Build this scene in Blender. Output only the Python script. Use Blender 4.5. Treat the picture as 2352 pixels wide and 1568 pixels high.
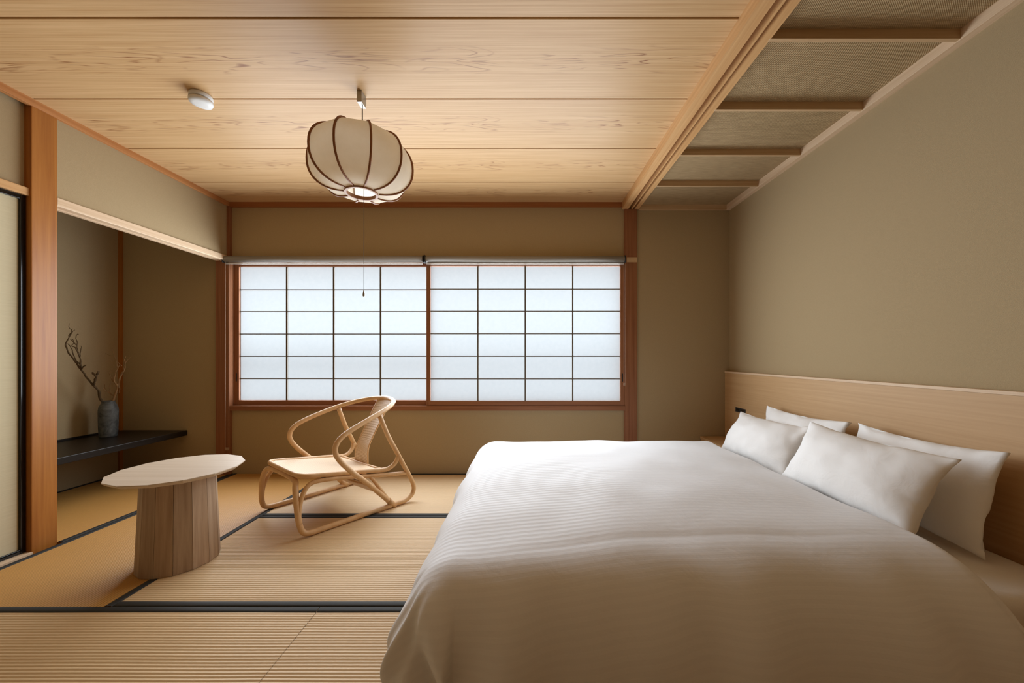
import bpy, bmesh, math, random
from mathutils import Vector, Matrix, noise

for o in list(bpy.data.objects):
    bpy.data.objects.remove(o, do_unlink=True)
scene = bpy.context.scene
COL = scene.collection
PI = math.pi

# ------------------------------------------------------------------ camera
F_PX, U0, V0, EYE = 840.0, 1203.0, 819.5, 1.077      # focal length and vanishing point in pixels of the 2352x1568 frame
cam_data = bpy.data.cameras.new('camera')
cam_data.sensor_fit = 'HORIZONTAL'
cam_data.sensor_width = 36.0
cam_data.lens = 36.0 * F_PX / 2352.0
cam_data.shift_x = (1176.0 - U0) / 2352.0
cam_data.shift_y = (V0 - 784.0) / 2352.0
cam_data.clip_start = 0.03
cam = bpy.data.objects.new('camera', cam_data)
COL.objects.link(cam)
cam.location = (0, 0, EYE)
cam.rotation_euler = (PI / 2, 0, 0)
scene.camera = cam

# ------------------------------------------------------------------ world, light, exposure
world = bpy.data.worlds.new('sky')
scene.world = world
world.use_nodes = True
wn = world.node_tree.nodes
wn['Background'].inputs[0].default_value = (0.83, 0.925, 1.0, 1)
wn['Background'].inputs[1].default_value = 1.62
# daylight entering through the two paper screens of the window
for lx0, lx1, ly in ((-2.63, -0.90, 3.4105), (-0.855, 0.885, 3.3775)):
    day = bpy.data.lights.new('window_daylight', 'AREA')
    day.shape = 'RECTANGLE'
    day.size, day.size_y = lx1 - lx0, 1.23
    day.color = (0.85, 0.925, 1.0)
    day.energy = 52.0
    day_ob = bpy.data.objects.new('window_daylight', day)
    COL.objects.link(day_ob)
    day_ob.location = ((lx0 + lx1) / 2, ly, 1.294)
    day_ob.rotation_euler = (-PI / 2, 0, 0)
vs = scene.view_settings
vs.view_transform = 'Standard'
vs.look = 'None'
vs.gamma = 1.0
vs.use_curve_mapping = False
vs.exposure = 0.0
scene.cycles.max_bounces = 16
scene.cycles.diffuse_bounces = 10
scene.cycles.sample_clamp_indirect = 6.0


# ------------------------------------------------------------------ helpers
def lin(c):
    c = c / 255.0
    return c / 12.92 if c <= 0.04045 else ((c + 0.055) / 1.055) ** 2.4


def rgb(r, g, b):
    return (lin(r), lin(g), lin(b), 1.0)


class NT:
    def __init__(self, name):
        self.m = bpy.data.materials.new(name)
        self.m.use_nodes = True
        self.t = self.m.node_tree
        self.n = self.t.nodes
        self.b = self.n['Principled BSDF']

    def node(self, kind, **kw):
        nd = self.n.new(kind)
        for k, v in kw.items():
            setattr(nd, k, v)
        return nd

    def link(self, a, b):
        self.t.links.new(a, b)

    def coords(self, scale=(1, 1, 1), loc=(0, 0, 0), rot=(0, 0, 0), per_object=0.0):
        tc = self.node('ShaderNodeTexCoord')
        mp = self.node('ShaderNodeMapping')
        mp.inputs['Scale'].default_value = scale
        mp.inputs['Location'].default_value = loc
        mp.inputs['Rotation'].default_value = rot
        src = tc.outputs['Object']
        if per_object:
            oi = self.node('ShaderNodeObjectInfo')
            ad = self.node('ShaderNodeVectorMath', operation='ADD')
            sc = self.node('ShaderNodeVectorMath', operation='SCALE')
            cx = self.node('ShaderNodeCombineXYZ')
            for i in range(3):
                self.link(oi.outputs['Random'], cx.inputs[i])
            self.link(cx.outputs[0], sc.inputs[0])
            sc.inputs['Scale'].default_value = per_object
            self.link(src, ad.inputs[0])
            self.link(sc.outputs[0], ad.inputs[1])
            src = ad.outputs[0]
        self.link(src, mp.inputs[0])
        return mp.outputs[0]

    def noise(self, vec, scale=5, detail=3, rough=0.55, dist=0.0):
        nd = self.node('ShaderNodeTexNoise')
        self.link(vec, nd.inputs['Vector'])
        nd.inputs['Scale'].default_value = scale
        nd.inputs['Detail'].default_value = detail
        nd.inputs['Roughness'].default_value = rough
        nd.inputs['Distortion'].default_value = dist
        return nd.outputs['Fac']

    def ramp(self, fac, stops):
        nd = self.node('ShaderNodeValToRGB')
        cr = nd.color_ramp
        while len(cr.elements) < len(stops):
            cr.elements.new(0.5)
        for e, (p, c) in zip(cr.elements, stops):
            e.position = p
            e.color = c
        self.link(fac, nd.inputs[0])
        return nd.outputs[0]

    def math(self, op, a, b=None, clamp=False):
        nd = self.node('ShaderNodeMath', operation=op)
        nd.use_clamp = clamp
        for i, v in enumerate((a, b)):
            if v is None:
                continue
            if isinstance(v, (int, float)):
                nd.inputs[i].default_value = v
            else:
                self.link(v, nd.inputs[i])
        return nd.outputs[0]

    def mix(self, fac, a, b, blend='MIX'):
        nd = self.node('ShaderNodeMix', data_type='RGBA', blend_type=blend)
        for sock, v in ((nd.inputs[0], fac), (nd.inputs[6], a), (nd.inputs[7], b)):
            if isinstance(v, (int, float)):
                sock.default_value = v
            elif isinstance(v, tuple):
                sock.default_value = v
            else:
                self.link(v, sock)
        return nd.outputs[2]

    def bump(self, height, strength=0.3, dist=0.01):
        nd = self.node('ShaderNodeBump')
        nd.inputs['Strength'].default_value = strength
        nd.inputs['Distance'].default_value = dist
        self.link(height, nd.inputs['Height'])
        self.link(nd.outputs[0], self.b.inputs['Normal'])

    def out(self, color=None, rough=0.6, spec=0.3):
        if color is not None:
            if isinstance(color, tuple):
                self.b.inputs['Base Color'].default_value = color
            else:
                self.link(color, self.b.inputs['Base Color'])
        self.b.inputs['Roughness'].default_value = rough
        self.b.inputs['Specular IOR Level'].default_value = spec
        return self.m


def wood(name, light, dark, axis='x', fine=1.0, rough=0.5, spec=0.3, contrast=1.0, vary=0.0, per_object=7.0):
    """straight grain along one local axis"""
    t = NT(name)
    along, across = 0.7, 26.0 * fine
    sc = {'x': (along, across, across), 'y': (across, along, across), 'z': (across, across, along)}[axis]
    v = t.coords(sc, per_object=per_object)
    g = t.noise(v, 2.2, 5, 0.62, 0.25)
    lo, hi = 0.5 - 0.2 / contrast, 0.5 + 0.2 / contrast
    col = t.ramp(g, [(max(0, lo), dark), (min(1, hi), light)])
    sc2 = tuple(s * 0.06 for s in sc)
    v2 = t.coords(sc2, per_object=per_object)
    g2 = t.noise(v2, 2.0, 2, 0.5, 0.4)
    col = t.mix(t.math('MULTIPLY', g2, 0.35), col, dark)
    if vary:
        oi = t.node('ShaderNodeObjectInfo')
        hv = t.node('ShaderNodeHueSaturation')
        mr = t.node('ShaderNodeMapRange')
        mr.inputs['To Min'].default_value = 1.0 - vary
        mr.inputs['To Max'].default_value = 1.0 + vary
        t.link(oi.outputs['Random'], mr.inputs[0])
        t.link(mr.outputs[0], hv.inputs['Value'])
        t.link(col, hv.inputs['Color'])
        col = hv.outputs[0]
    t.bump(g, 0.08, 0.002)
    return t.out(col, rough, spec)


def plain(name, color, rough=0.5, spec=0.3, metal=0.0):
    t = NT(name)
    v = t.coords((1, 1, 1))
    g = t.noise(v, 60, 2)
    c2 = tuple(x * 0.9 for x in color[:3]) + (1,)
    t.b.inputs['Metallic'].default_value = metal
    return t.out(t.mix(g, color, c2), rough, spec)


# ---- mesh building
class MB:
    def __init__(self):
        self.v, self.f, self.s = [], [], []

    def add(self, verts, faces, smooth=False):
        k = len(self.v)
        self.v += [tuple(p) for p in verts]
        self.f += [tuple(i + k for i in f) for f in faces]
        self.s += [smooth] * len(faces)
        return self

    def box(self, x0, x1, y0, y1, z0, z1, bev=0.0):
        if bev <= 0:
            vs_ = [(x, y, z) for z in (z0, z1) for y in (y0, y1) for x in (x0, x1)]
            return self.add(vs_, [(0, 2, 3, 1), (4, 5, 7, 6), (0, 1, 5, 4), (2, 6, 7, 3), (0, 4, 6, 2), (1, 3, 7, 5)])
        bm = bmesh.new()
        bmesh.ops.create_cube(bm, size=1.0)
        for v in bm.verts:
            v.co = Vector(((x0 + x1) / 2 + v.co.x * (x1 - x0), (y0 + y1) / 2 + v.co.y * (y1 - y0), (z0 + z1) / 2 + v.co.z * (z1 - z0)))
        bmesh.ops.bevel(bm, geom=list(bm.edges), offset=bev, segments=2, profile=0.5, affect='EDGES')
        bm.verts.index_update()
        self.add([v.co[:] for v in bm.verts], [[v.index for v in f.verts] for f in bm.faces])
        bm.free()
        return self

    def extrude(self, prof, a0, a1, axis='y'):
        """closed profile of (p,q) points swept along an axis: y -> (p,a,q); x -> (a,p,q); z -> (p,q,a)"""
        n = len(prof)
        def pt(p, q, a):
            return {'y': (p, a, q), 'x': (a, p, q), 'z': (p, q, a)}[axis]
        vs_ = [pt(p, q, a0) for p, q in prof] + [pt(p, q, a1) for p, q in prof]
        fs = [(i, (i + 1) % n, n + (i + 1) % n, n + i) for i in range(n)]
        fs += [tuple(range(n - 1, -1, -1)), tuple(range(n, 2 * n))]
        return self.add(vs_, fs)

    def tube(self, pts, rad, n=10, cap=True, closed=False, flat=None):
        pts = [Vector(p) for p in pts]
        m = len(pts)
        rs = rad if isinstance(rad, (list, tuple)) else [rad] * m
        vs_, fs = [], []
        up = None
        for i, p in enumerate(pts):
            a = pts[(i - 1) % m] if (closed or i > 0) else p
            b = pts[(i + 1) % m] if (closed or i < m - 1) else p
            d = (b - a)
            d = d.normalized() if d.length > 1e-9 else Vector((0, 0, 1))
            if up is None:
                up = Vector((0, 0, 1)) if abs(d.z) < 0.9 else Vector((1, 0, 0))
            side = d.cross(up)
            if side.length < 1e-6:
                side = d.orthogonal()
            side.normalize()
            up = side.cross(d).normalized()
            for k in range(n):
                an = 2 * PI * k / n
                vs_.append(p + side * math.cos(an) * rs[i] + up * math.sin(an) * rs[i])
        rng = m if closed else m - 1
        for i in range(rng):
            j = (i + 1) % m
            for k in range(n):
                k2 = (k + 1) % n
                fs.append((i * n + k, i * n + k2, j * n + k2, j * n + k))
        self.add(vs_, fs, True)
        if cap and not closed:
            k0 = len(self.v) - m * n
            self.f += [tuple(k0 + i for i in range(n - 1, -1, -1)), tuple(k0 + (m - 1) * n + i for i in range(n))]
            self.s += [False, False]
        return self

    def lathe(self, prof, n=32, c=(0, 0, 0), smooth=True):
        vs_, fs = [], []
        for r, z in prof:
            for k in range(n):
                a = 2 * PI * k / n
                vs_.append((c[0] + r * math.cos(a), c[1] + r * math.sin(a), c[2] + z))
        for i in range(len(prof) - 1):
            for k in range(n):
                k2 = (k + 1) % n
                fs.append((i * n + k, i * n + k2, (i + 1) * n + k2, (i + 1) * n + k))
        return self.add(vs_, fs, smooth)

    def grid(self, fn, nu, nv, smooth=True, flip=False):
        vs_ = [fn(i / nu, j / nv) for j in range(nv + 1) for i in range(nu + 1)]
        fs = []
        for j in range(nv):
            for i in range(nu):
                a = j * (nu + 1) + i
                q = (a, a + 1, a + nu + 2, a + nu + 1)
                fs.append(q[::-1] if flip else q)
        return self.add(vs_, fs, smooth)

    def mesh(self, name, mat):
        me = bpy.data.meshes.new(name)
        me.from_pydata(self.v, [], self.f)
        me.polygons.foreach_set('use_smooth', self.s)
        me.materials.append(mat)
        me.update()
        return me

    def build(self, name, mat, parent=None, loc=None):
        return put(name, self.mesh(name, mat), parent, loc)


def put(name, mesh, parent=None, loc=None, rot=None):
    o = bpy.data.objects.new(name, mesh)
    COL.objects.link(o)
    if parent is not None:
        o.parent = parent
    if loc is not None:
        o.location = loc
    if rot is not None:
        o.rotation_euler = rot
    return o


def tag(o, label, cat, group=None, kind=None):
    o['label'] = label
    o['category'] = cat
    if group:
        o['group'] = group
    if kind:
        o['kind'] = kind
    return o


def empty(name, loc=(0, 0, 0), rz=0.0):
    o = put(name, None, None, loc)
    o.rotation_euler = (0, 0, rz)
    return o


def struct(o, label, cat):
    return tag(o, label, cat, kind='structure')


def bez(pts, sub=6, closed=False):
    """Catmull-Rom through points"""
    P = [Vector(p) for p in pts]
    m = len(P)
    out = []
    rng = m if closed else m - 1
    for i in range(rng):
        p0 = P[(i - 1) % m] if (closed or i > 0) else P[i] * 2 - P[i + 1]
        p1, p2 = P[i], P[(i + 1) % m]
        p3 = P[(i + 2) % m] if (closed or i < m - 2) else p2 * 2 - p1
        for k in range(sub):
            t = k / sub
            out.append(0.5 * ((2 * p1) + (p2 - p0) * t + (2 * p0 - 5 * p1 + 4 * p2 - p3) * t * t + (3 * p1 - p0 - 3 * p2 + p3) * t ** 3))
    if not closed:
        out.append(P[-1])
    return out


def px(u, v, y):
    """point seen at pixel u,v of the photograph, at distance y"""
    return Vector(((u - U0) / F_PX * y, y, EYE - (v - V0) / F_PX * y))


# ------------------------------------------------------------------ materials
M = {}


def mat_wall():
    t = NT('wall_cloth')
    v = t.coords((1, 1, 1))
    g = t.noise(v, 420, 2, 0.6)
    g2 = t.noise(v, 90, 3, 0.6)
    c = t.mix(g, rgb(161, 141, 107), rgb(183, 163, 129))
    c = t.mix(t.math('MULTIPLY', g2, 0.25), c, rgb(146, 124, 90))
    t.bump(g, 0.25, 0.003)
    return t.out(c, 0.9, 0.1)


def mat_board():
    t = NT('cedar_board')
    v = t.coords((0.6, 60, 1), per_object=3.0)
    g = t.noise(v, 2.4, 5, 0.65, 0.15)
    col = t.ramp(g, [(0.32, rgb(187, 146, 97)), (0.66, rgb(212, 177, 131))])
    # cathedral figure along the middle of each board
    v2 = t.coords((0.5, 6.0, 1), loc=(0.35, 0, 0))
    n2 = t.noise(v2, 2.0, 2.5, 0.5, 0.9)
    rings = t.math('FRACT', t.math('MULTIPLY', n2, 9.0))
    line = t.ramp(t.math('ABSOLUTE', t.math('SUBTRACT', rings, 0.5)), [(0.0, (1, 1, 1, 1)), (0.13, (0, 0, 0, 1))])
    tc = t.node('ShaderNodeTexCoord')
    sp = t.node('ShaderNodeSeparateXYZ')
    t.link(tc.outputs['Object'], sp.inputs[0])
    ay = t.math('ABSOLUTE', t.math('SUBTRACT', sp.outputs[1], -0.02))
    band = t.ramp(ay, [(0.025, (1, 1, 1, 1)), (0.095, (0, 0, 0, 1))])
    v3 = t.coords((2.2, 1, 1), loc=(2.1, 0, 0))
    patch = t.ramp(t.noise(v3, 1.6, 2, 0.5), [(0.42, (0, 0, 0, 1)), (0.56, (1, 1, 1, 1))])
    f = t.math('MULTIPLY', t.math('MULTIPLY', line, band), t.math('ADD', t.math('MULTIPLY', patch, 0.85), 0.12))
    col = t.mix(f, col, rgb(132, 78, 34))
    t.bump(g, 0.05, 0.002)
    return t.out(col, 0.45, 0.35)


def mat_tatami(name, a, b):
    t = NT(name)
    v = t.coords((14, 260, 1))
    g = t.noise(v, 3.0, 3, 0.6)
    v2 = t.coords((2.2, 2.2, 1))
    g2 = t.noise(v2, 2.0, 3)
    c = t.mix(g, a, b)
    c = t.mix(t.math('MULTIPLY', g2, 0.25), c, tuple(x * 0.8 for x in a[:3]) + (1,))
    t.bump(g, 0.25, 0.002)
    return t.out(c, 0.48, 0.45)


def mat_woven():
    t = NT('woven_ceiling_cloth')
    tc = t.node('ShaderNodeTexCoord')
    sp = t.node('ShaderNodeSeparateXYZ')
    t.link(tc.outputs['Object'], sp.inputs[0])
    wob = t.noise(t.coords((1, 1, 1), per_object=2.0), 25, 2)
    sx = t.math('SINE', t.math('ADD', t.math('MULTIPLY', sp.outputs[0], 2 * PI / 0.0085), t.math('MULTIPLY', wob, 5.0)))
    sy = t.math('SINE', t.math('ADD', t.math('MULTIPLY', sp.outputs[1], 2 * PI / 0.0062), t.math('MULTIPLY', wob, 3.0)))
    weave = t.math('ADD', t.math('MULTIPLY', t.math('MULTIPLY', sx, sy), 0.5), 0.5)
    a = t.noise(t.coords((12, 240, 1), per_object=2.0), 1.0, 3)
    a = t.ramp(a, [(0.35, (0, 0, 0, 1)), (0.65, (1, 1, 1, 1))])
    c = t.mix(weave, rgb(142, 118, 86), rgb(212, 186, 144))
    c = t.mix(t.math('MULTIPLY', a, 0.55), c, rgb(126, 104, 72))
    t.bump(weave, 0.5, 0.004)
    return t.out(c, 0.85, 0.15)


def mat_cane():
    t = NT('woven_cane')
    tc = t.node('ShaderNodeTexCoord')
    mp = t.node('ShaderNodeMapping')
    mp.inputs['Scale'].default_value = (1, 1, 1)
    mp.inputs['Rotation'].default_value = (0, 0, PI / 4)
    t.link(tc.outputs['UV'], mp.inputs[0])
    ck = t.node('ShaderNodeTexChecker')
    ck.inputs['Scale'].default_value = 130
    ck.inputs[1].default_value = rgb(232, 208, 178)
    ck.inputs[2].default_value = rgb(190, 156, 116)
    t.link(mp.outputs[0], ck.inputs[0])
    t.bump(ck.outputs['Fac'], 0.25, 0.003)
    return t.out(ck.outputs['Color'], 0.5, 0.4)


def mat_duvet():
    t = NT('striped_cotton')
    tc = t.node('ShaderNodeTexCoord')
    sp = t.node('ShaderNodeSeparateXYZ')
    t.link(tc.outputs['UV'], sp.inputs[0])
    s = t.math('SINE', t.math('MULTIPLY', sp.outputs[1], 2 * PI / 0.025))
    k = t.math('MULTIPLY', t.math('ADD', s, 1.0), 0.5)
    k = t.ramp(k, [(0.35, (0, 0, 0, 1)), (0.65, (1, 1, 1, 1))])
    c = t.mix(k, rgb(228, 229, 231), rgb(230, 231, 233))
    t.link(t.math('SUBTRACT', 0.85, t.math('MULTIPLY', k, 0.25)), t.b.inputs['Roughness'])
    w = t.noise(t.coords((1, 1, 1)), 9, 4, 0.55, 0.5)
    hsum = t.math('ADD', t.math('MULTIPLY', k, 0.014), t.math('MULTIPLY', w, 0.30))
    t.bump(hsum, 0.3, 0.02)
    t.b.inputs['Sheen Weight'].default_value = 0.15
    t.link(c, t.b.inputs['Base Color'])
    t.b.inputs['Specular IOR Level'].default_value = 0.28
    return t.m


def mat_linen(name, col):
    t = NT(name)
    w = t.noise(t.coords((1, 1, 1), per_object=4.0), 11, 4, 0.5, 0.6)
    t.bump(w, 0.18, 0.02)
    return t.out(col, 0.75, 0.2)


def mat_paper_window():
    t = NT('shoji_paper')
    tr = t.node('ShaderNodeBsdfTranslucent')
    g = t.noise(t.coords((1, 1, 1), per_object=3.0), 30, 3)
    c = t.mix(g, rgb(232, 236, 238), rgb(242, 244, 245))
    t.link(c, tr.inputs[0])
    t.link(c, t.b.inputs['Base Color'])
    t.b.inputs['Roughness'].default_value = 0.9
    mx = t.node('ShaderNodeMixShader')
    mx.inputs[0].default_value = 0.82
    t.link(t.b.outputs[0], mx.inputs[1])
    t.link(tr.outputs[0], mx.inputs[2])
    t.link(mx.outputs[0], t.n['Material Output'].inputs[0])
    return t.m


def mat_lampshade():
    t = NT('lamp_paper')
    tr = t.node('ShaderNodeBsdfTranslucent')
    g = t.noise(t.coords((1, 1, 1), per_object=3.0), 25, 4)
    c = t.mix(g, rgb(238, 228, 208), rgb(248, 240, 224))
    t.link(c, tr.inputs[0])
    t.link(c, t.b.inputs['Base Color'])
    mx = t.node('ShaderNodeMixShader')
    mx.inputs[0].default_value = 0.55
    t.link(t.b.outputs[0], mx.inputs[1])
    t.link(tr.outputs[0], mx.inputs[2])
    t.link(mx.outputs[0], t.n['Material Output'].inputs[0])
    t.b.inputs['Roughness'].default_value = 0.7
    return t.m


def mat_fusuma():
    t = NT('fusuma_paper')
    g = t.noise(t.coords((1, 3.5, 90)), 2.5, 4, 0.6)
    c = t.mix(g, rgb(196, 184, 150), rgb(214, 203, 172))
    t.bump(g, 0.15, 0.002)
    return t.out(c, 0.85, 0.15)


def mat_vase():
    t = NT('dark_stoneware')
    g = t.noise(t.coords((1, 1, 1)), 14, 5, 0.65, 0.6)
    c = t.ramp(g, [(0.35, rgb(52, 54, 54)), (0.7, rgb(112, 114, 112))])
    t.bump(g, 0.3, 0.004)
    return t.out(c, 0.55, 0.35)


M['wall'] = mat_wall()
M['board'] = mat_board()
M['tatami'] = mat_tatami('tatami_rush', rgb(206, 174, 130), rgb(228, 200, 158))
M['tatami_sheen_tone'] = mat_tatami('tatami_rush_sheen_tone', rgb(178, 128, 62), rgb(200, 152, 84))  # ribs run the other way; their weaker sheen is put into the colour
M['border'] = plain('tatami_border_cloth', rgb(50, 49, 46), 0.7, 0.3)
M['woven'] = mat_woven()
M['post'] = wood('cypress_post', rgb(178, 117, 50), rgb(148, 88, 30), 'z', 0.8, 0.4, 0.4)
M['redwood_x'] = wood('window_wood_x', rgb(156, 106, 72), rgb(128, 80, 50), 'x', 1.0, 0.5)
M['redwood_z'] = wood('window_wood_z', rgb(156, 106, 72), rgb(128, 80, 50), 'z', 1.0, 0.5)
M['beam'] = wood('beam_wood_y', rgb(220, 178, 126), rgb(196, 148, 96), 'y', 1.0, 0.45)
M['pale_y'] = wood('pale_wood_y', rgb(228, 204, 174), rgb(208, 178, 144), 'y', 1.0, 0.5)
M['pale_x'] = wood('pale_wood_x', rgb(206, 176, 138), rgb(184, 150, 110), 'x', 1.0, 0.5)
M['trim_y'] = wood('trim_wood_y', rgb(196, 140, 88), rgb(172, 112, 62), 'y', 1.0, 0.5)
M['trim_x'] = wood('trim_wood_x', rgb(172, 112, 66), rgb(146, 88, 46), 'x', 1.0, 0.5)
M['oak'] = wood('headboard_oak', rgb(200, 165, 122), rgb(184, 148, 104), 'y', 1.4, 0.5, 0.3, 0.9)
M['oak_cap'] = wood('headboard_cap', rgb(224, 200, 170), rgb(206, 176, 142), 'y', 1.4, 0.5)
M['table_top'] = wood('table_top_wood', rgb(212, 196, 176), rgb(194, 174, 150), 'x', 1.2, 0.5)
M['stave'] = wood('table_stave_wood', rgb(184, 158, 130), rgb(150, 122, 96), 'z', 0.7, 0.55, 0.25, 1.2, 0.16)
M['rattan'] = wood('rattan_cane', rgb(226, 190, 144), rgb(200, 156, 106), 'z', 0.25, 0.4, 0.4)
M['cane'] = mat_cane()
M['black_lacquer'] = plain('black_lacquer', rgb(14, 14, 15), 0.12, 0.5)
M['shelf'] = wood('dark_shelf_wood', rgb(36, 29, 22), rgb(22, 17, 12), 'y', 1.0, 0.38, 0.35)
M['fusuma'] = mat_fusuma()
M['duvet'] = mat_duvet()
M['pillow'] = mat_linen('pillow_cotton', rgb(238, 237, 235))
M['sheet'] = mat_linen('sheet_cotton', rgb(230, 228, 224))
M['bed_base'] = plain('bed_base_cloth', rgb(70, 60, 50), 0.8, 0.2)
M['paper'] = mat_paper_window()
M['lamp_paper'] = mat_lampshade()
M['lamp_wood'] = wood('lamp_rib_wood', rgb(156, 102, 60), rgb(124, 78, 44), 'z', 1.0, 0.5)
M['lamp_ring'] = wood('lamp_ring_wood', rgb(176, 132, 96), rgb(146, 100, 66), 'x', 1.0, 0.5)
M['steel'] = plain('brushed_steel', rgb(168, 162, 152), 0.35, 0.5, 0.7)
M['pull'] = plain('pull_cord', rgb(104, 98, 90), 0.6)
M['cord'] = plain('lamp_cord', rgb(48, 40, 34), 0.6)
M['white_plastic'] = plain('white_plastic', rgb(226, 226, 224), 0.4, 0.4)
M['grey_gap'] = plain('detector_gap', rgb(150, 146, 140), 0.6)
M['blind'] = NT('blind_roll_cloth').out(rgb(150, 144, 136), 0.4, 0.4)
M['blind_bar'] = plain('blind_bar_metal', rgb(190, 186, 178), 0.35, 0.5, 0.5)
M['chain'] = plain('bead_chain', rgb(168, 140, 118), 0.4)
M['dark_plastic'] = plain('dark_plastic', rgb(44, 44, 44), 0.4)
M['vase'] = mat_vase()
M['twig'] = plain('dry_twig', rgb(92, 74, 52), 0.8, 0.1)
M['twig_pale'] = plain('pale_dry_twig', rgb(148, 116, 80), 0.8, 0.1)
M['gap'] = plain('board_gap', rgb(58, 36, 18), 0.9, 0.1)
M['lattice'] = plain('lattice_wood', rgb(96, 84, 68), 0.6)

XL, XR, YB, YR = -2.72, 1.90, 3.377, -3.85
ZC = 2.497
XA = -3.72        # alcove side wall

# ------------------------------------------------------------------ floor and tatami
floor = MB().box(XA - 0.1, XR + 0.1, YR - 0.1, YB + 0.1, -0.12, -0.055).build('floor', M['gap'])
struct(floor, 'floor covered in straw tatami mats with dark cloth borders', 'floor')


def rib_mat(w, l, mat, seed):
    """mat centred on origin, length along x, ribs along x"""
    pitch = 0.0145
    n = int(round(w / pitch))
    per = 5
    cols = n * per
    rows = 14
    mb = MB()

    def fn(i, j):
        x = (j - 0.5) * l
        edge = min(j, 1 - j) * l
        wob = 0.004 * math.exp(-edge / 0.10) * noise.noise(Vector((i * 9.0, seed, 0))) + 0.0012 * noise.noise(Vector((j * 5, i * 4, seed)))
        y = (i - 0.5) * w
        ph = i * n
        z = -0.0034 + 0.0034 * abs(math.sin(PI * ph)) ** 0.7 + 0.0012 * noise.noise(Vector((j * 4, i * 3, seed + 4)))
        return (x, y + wob * (1 if 0 < i < 1 else 0), z)
    mb.grid(fn, cols, rows, True, True)
    mb.box(-l / 2, l / 2, -w / 2, w / 2, -0.055, -0.006)
    return mb.mesh('tatami_mat', mat)


def border(l):
    mb = MB()
    n = 24
    w = 0.034

    def fn(i, j):
        x = (j - 0.5) * l
        prof = [(-0.5, -0.05), (-0.5, -0.002), (-0.42, 0.0018), (0.0, 0.0022), (0.42, 0.0018), (0.5, -0.003)]
        p = prof[int(round(i * 5))]
        return (x, p[0] * w + 0.0007 * noise.noise(Vector((x * 6, i, 2))), p[1] + 0.0006 * noise.noise(Vector((x * 3, 1, i))))
    mb.grid(fn, 5, n, True, True)
    return mb.mesh('cloth_border', M['border'])


MAT_CACHE = {}


def place_mat(x0, x1, y0, y1, along, borders, sheen_tone=False, seed=0):
    l, w = (x1 - x0, y1 - y0) if along == 'x' else (y1 - y0, x1 - x0)
    g = 0.0012
    key = (round(l, 3), round(w, 3), sheen_tone)
    if key not in MAT_CACHE:
        MAT_CACHE[key] = rib_mat(w - 2 * g, l - 2 * g, M['tatami_sheen_tone' if sheen_tone else 'tatami'], len(MAT_CACHE) * 3.1)
    if round(l, 3) not in MAT_CACHE:
        MAT_CACHE[round(l, 3)] = border(l - 2 * g)
    rz = 0 if along == 'x' else PI / 2
    o = put('tatami_mat', MAT_CACHE[key], floor, ((x0 + x1) / 2, (y0 + y1) / 2, 0), (0, 0, rz))
    for sgn in borders:
        # local +y side or -y side
        b = put('cloth_border', MAT_CACHE[round(l, 3)], o, (0, sgn * (w / 2 - 0.0185), 0.0004), (0, 0, 0 if sgn < 0 else PI))
    return o


X1, X2 = -2.68, -1.776
place_mat(X1, X2, 1.577, YB, 'y', (-1, 1), True)
place_mat(XA, X1, 2.13, YB, 'y', (-1, 1), True)
Y = [-0.222 - 0.9, -0.222, 0.678, 1.577, 2.482, YB]
for k in (3, 4):
    place_mat(X2, 0.024, Y[k], Y[k + 1], 'x', (-1, 1))
    place_mat(0.024, 1.857, Y[k], Y[k + 1], 'x', (-1, 1))
for k in (1, 2):
    place_mat(X1, -0.876, Y[k], Y[k + 1], 'x', (-1, 1))
    place_mat(-0.876, 0.924, Y[k], Y[k + 1], 'x', (-1, 1))
    place_mat(0.924, 1.857, Y[k], Y[k + 1], 'x', (-1, 1))
place_mat(X1, -0.876, Y[0], Y[1], 'x', (-1, 1))
place_mat(-0.876, 0.924, Y[0], Y[1], 'x', (-1, 1))
place_mat(0.924, 1.857, Y[0], Y[1], 'x', (-1, 1))
for k in range(1, 4):
    y0_ = Y[0] - 0.9 * k
    place_mat(X1, -0.876, y0_, y0_ + 0.9, 'x', (-1, 1))
    place_mat(-0.876, 0.924, y0_, y0_ + 0.9, 'x', (-1, 1))
    place_mat(0.924, 1.857, y0_, y0_ + 0.9, 'x', (-1, 1))

# ------------------------------------------------------------------ walls
WT = 0.10
wl = MB()
wl.box(XL - WT, XL, 2.02, YB + WT, 1.98, ZC + 0.08)                   # over the alcove opening
struct(wl.build('wall_left', M['wall']), 'beige cloth wall band above the alcove opening', 'wall')
wl = MB().box(XL - 0.03 - WT, XL - 0.03, YR, 2.06, 1.985, ZC + 0.08)
struct(wl.build('wall_left_near', M['wall']), 'beige cloth wall above the sliding door', 'wall')
wl = MB().box(XA - WT, XA, 2.0, YB + WT, -0.06, 2.5)
struct(wl.build('wall_alcove_left', M['wall']), 'dim side wall of the alcove behind the vase', 'wall')
wl = MB().box(XA - WT, XL - 0.10, 2.0, 2.10, -0.06, 2.5)
struct(wl.build('wall_alcove_near', M['wall']), 'alcove return wall behind the tall post', 'wall')
wl = MB().box(XA - WT, XL - 0.10, 2.0, YB + WT, 2.40, 2.5)
struct(wl.build('ceiling_alcove', M['wall']), 'dark top of the alcove', 'ceiling')
wb = MB()
WX0, WX1, WZ0, WZ1 = -2.70, 0.93, 0.585, 1.965
wb.box(XA - WT, WX0, YB, YB + WT, -0.06, ZC + 0.08)
wb.box(WX1, XR + WT, YB, YB + WT, -0.06, ZC + 0.08)
wb.box(WX0, WX1, YB, YB + WT, -0.06, WZ0)
wb.box(WX0, WX1, YB, YB + WT, WZ1, ZC + 0.08)
struct(wb.build('wall_back', M['wall']), 'brown-beige cloth wall around the paper window', 'wall')
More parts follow.
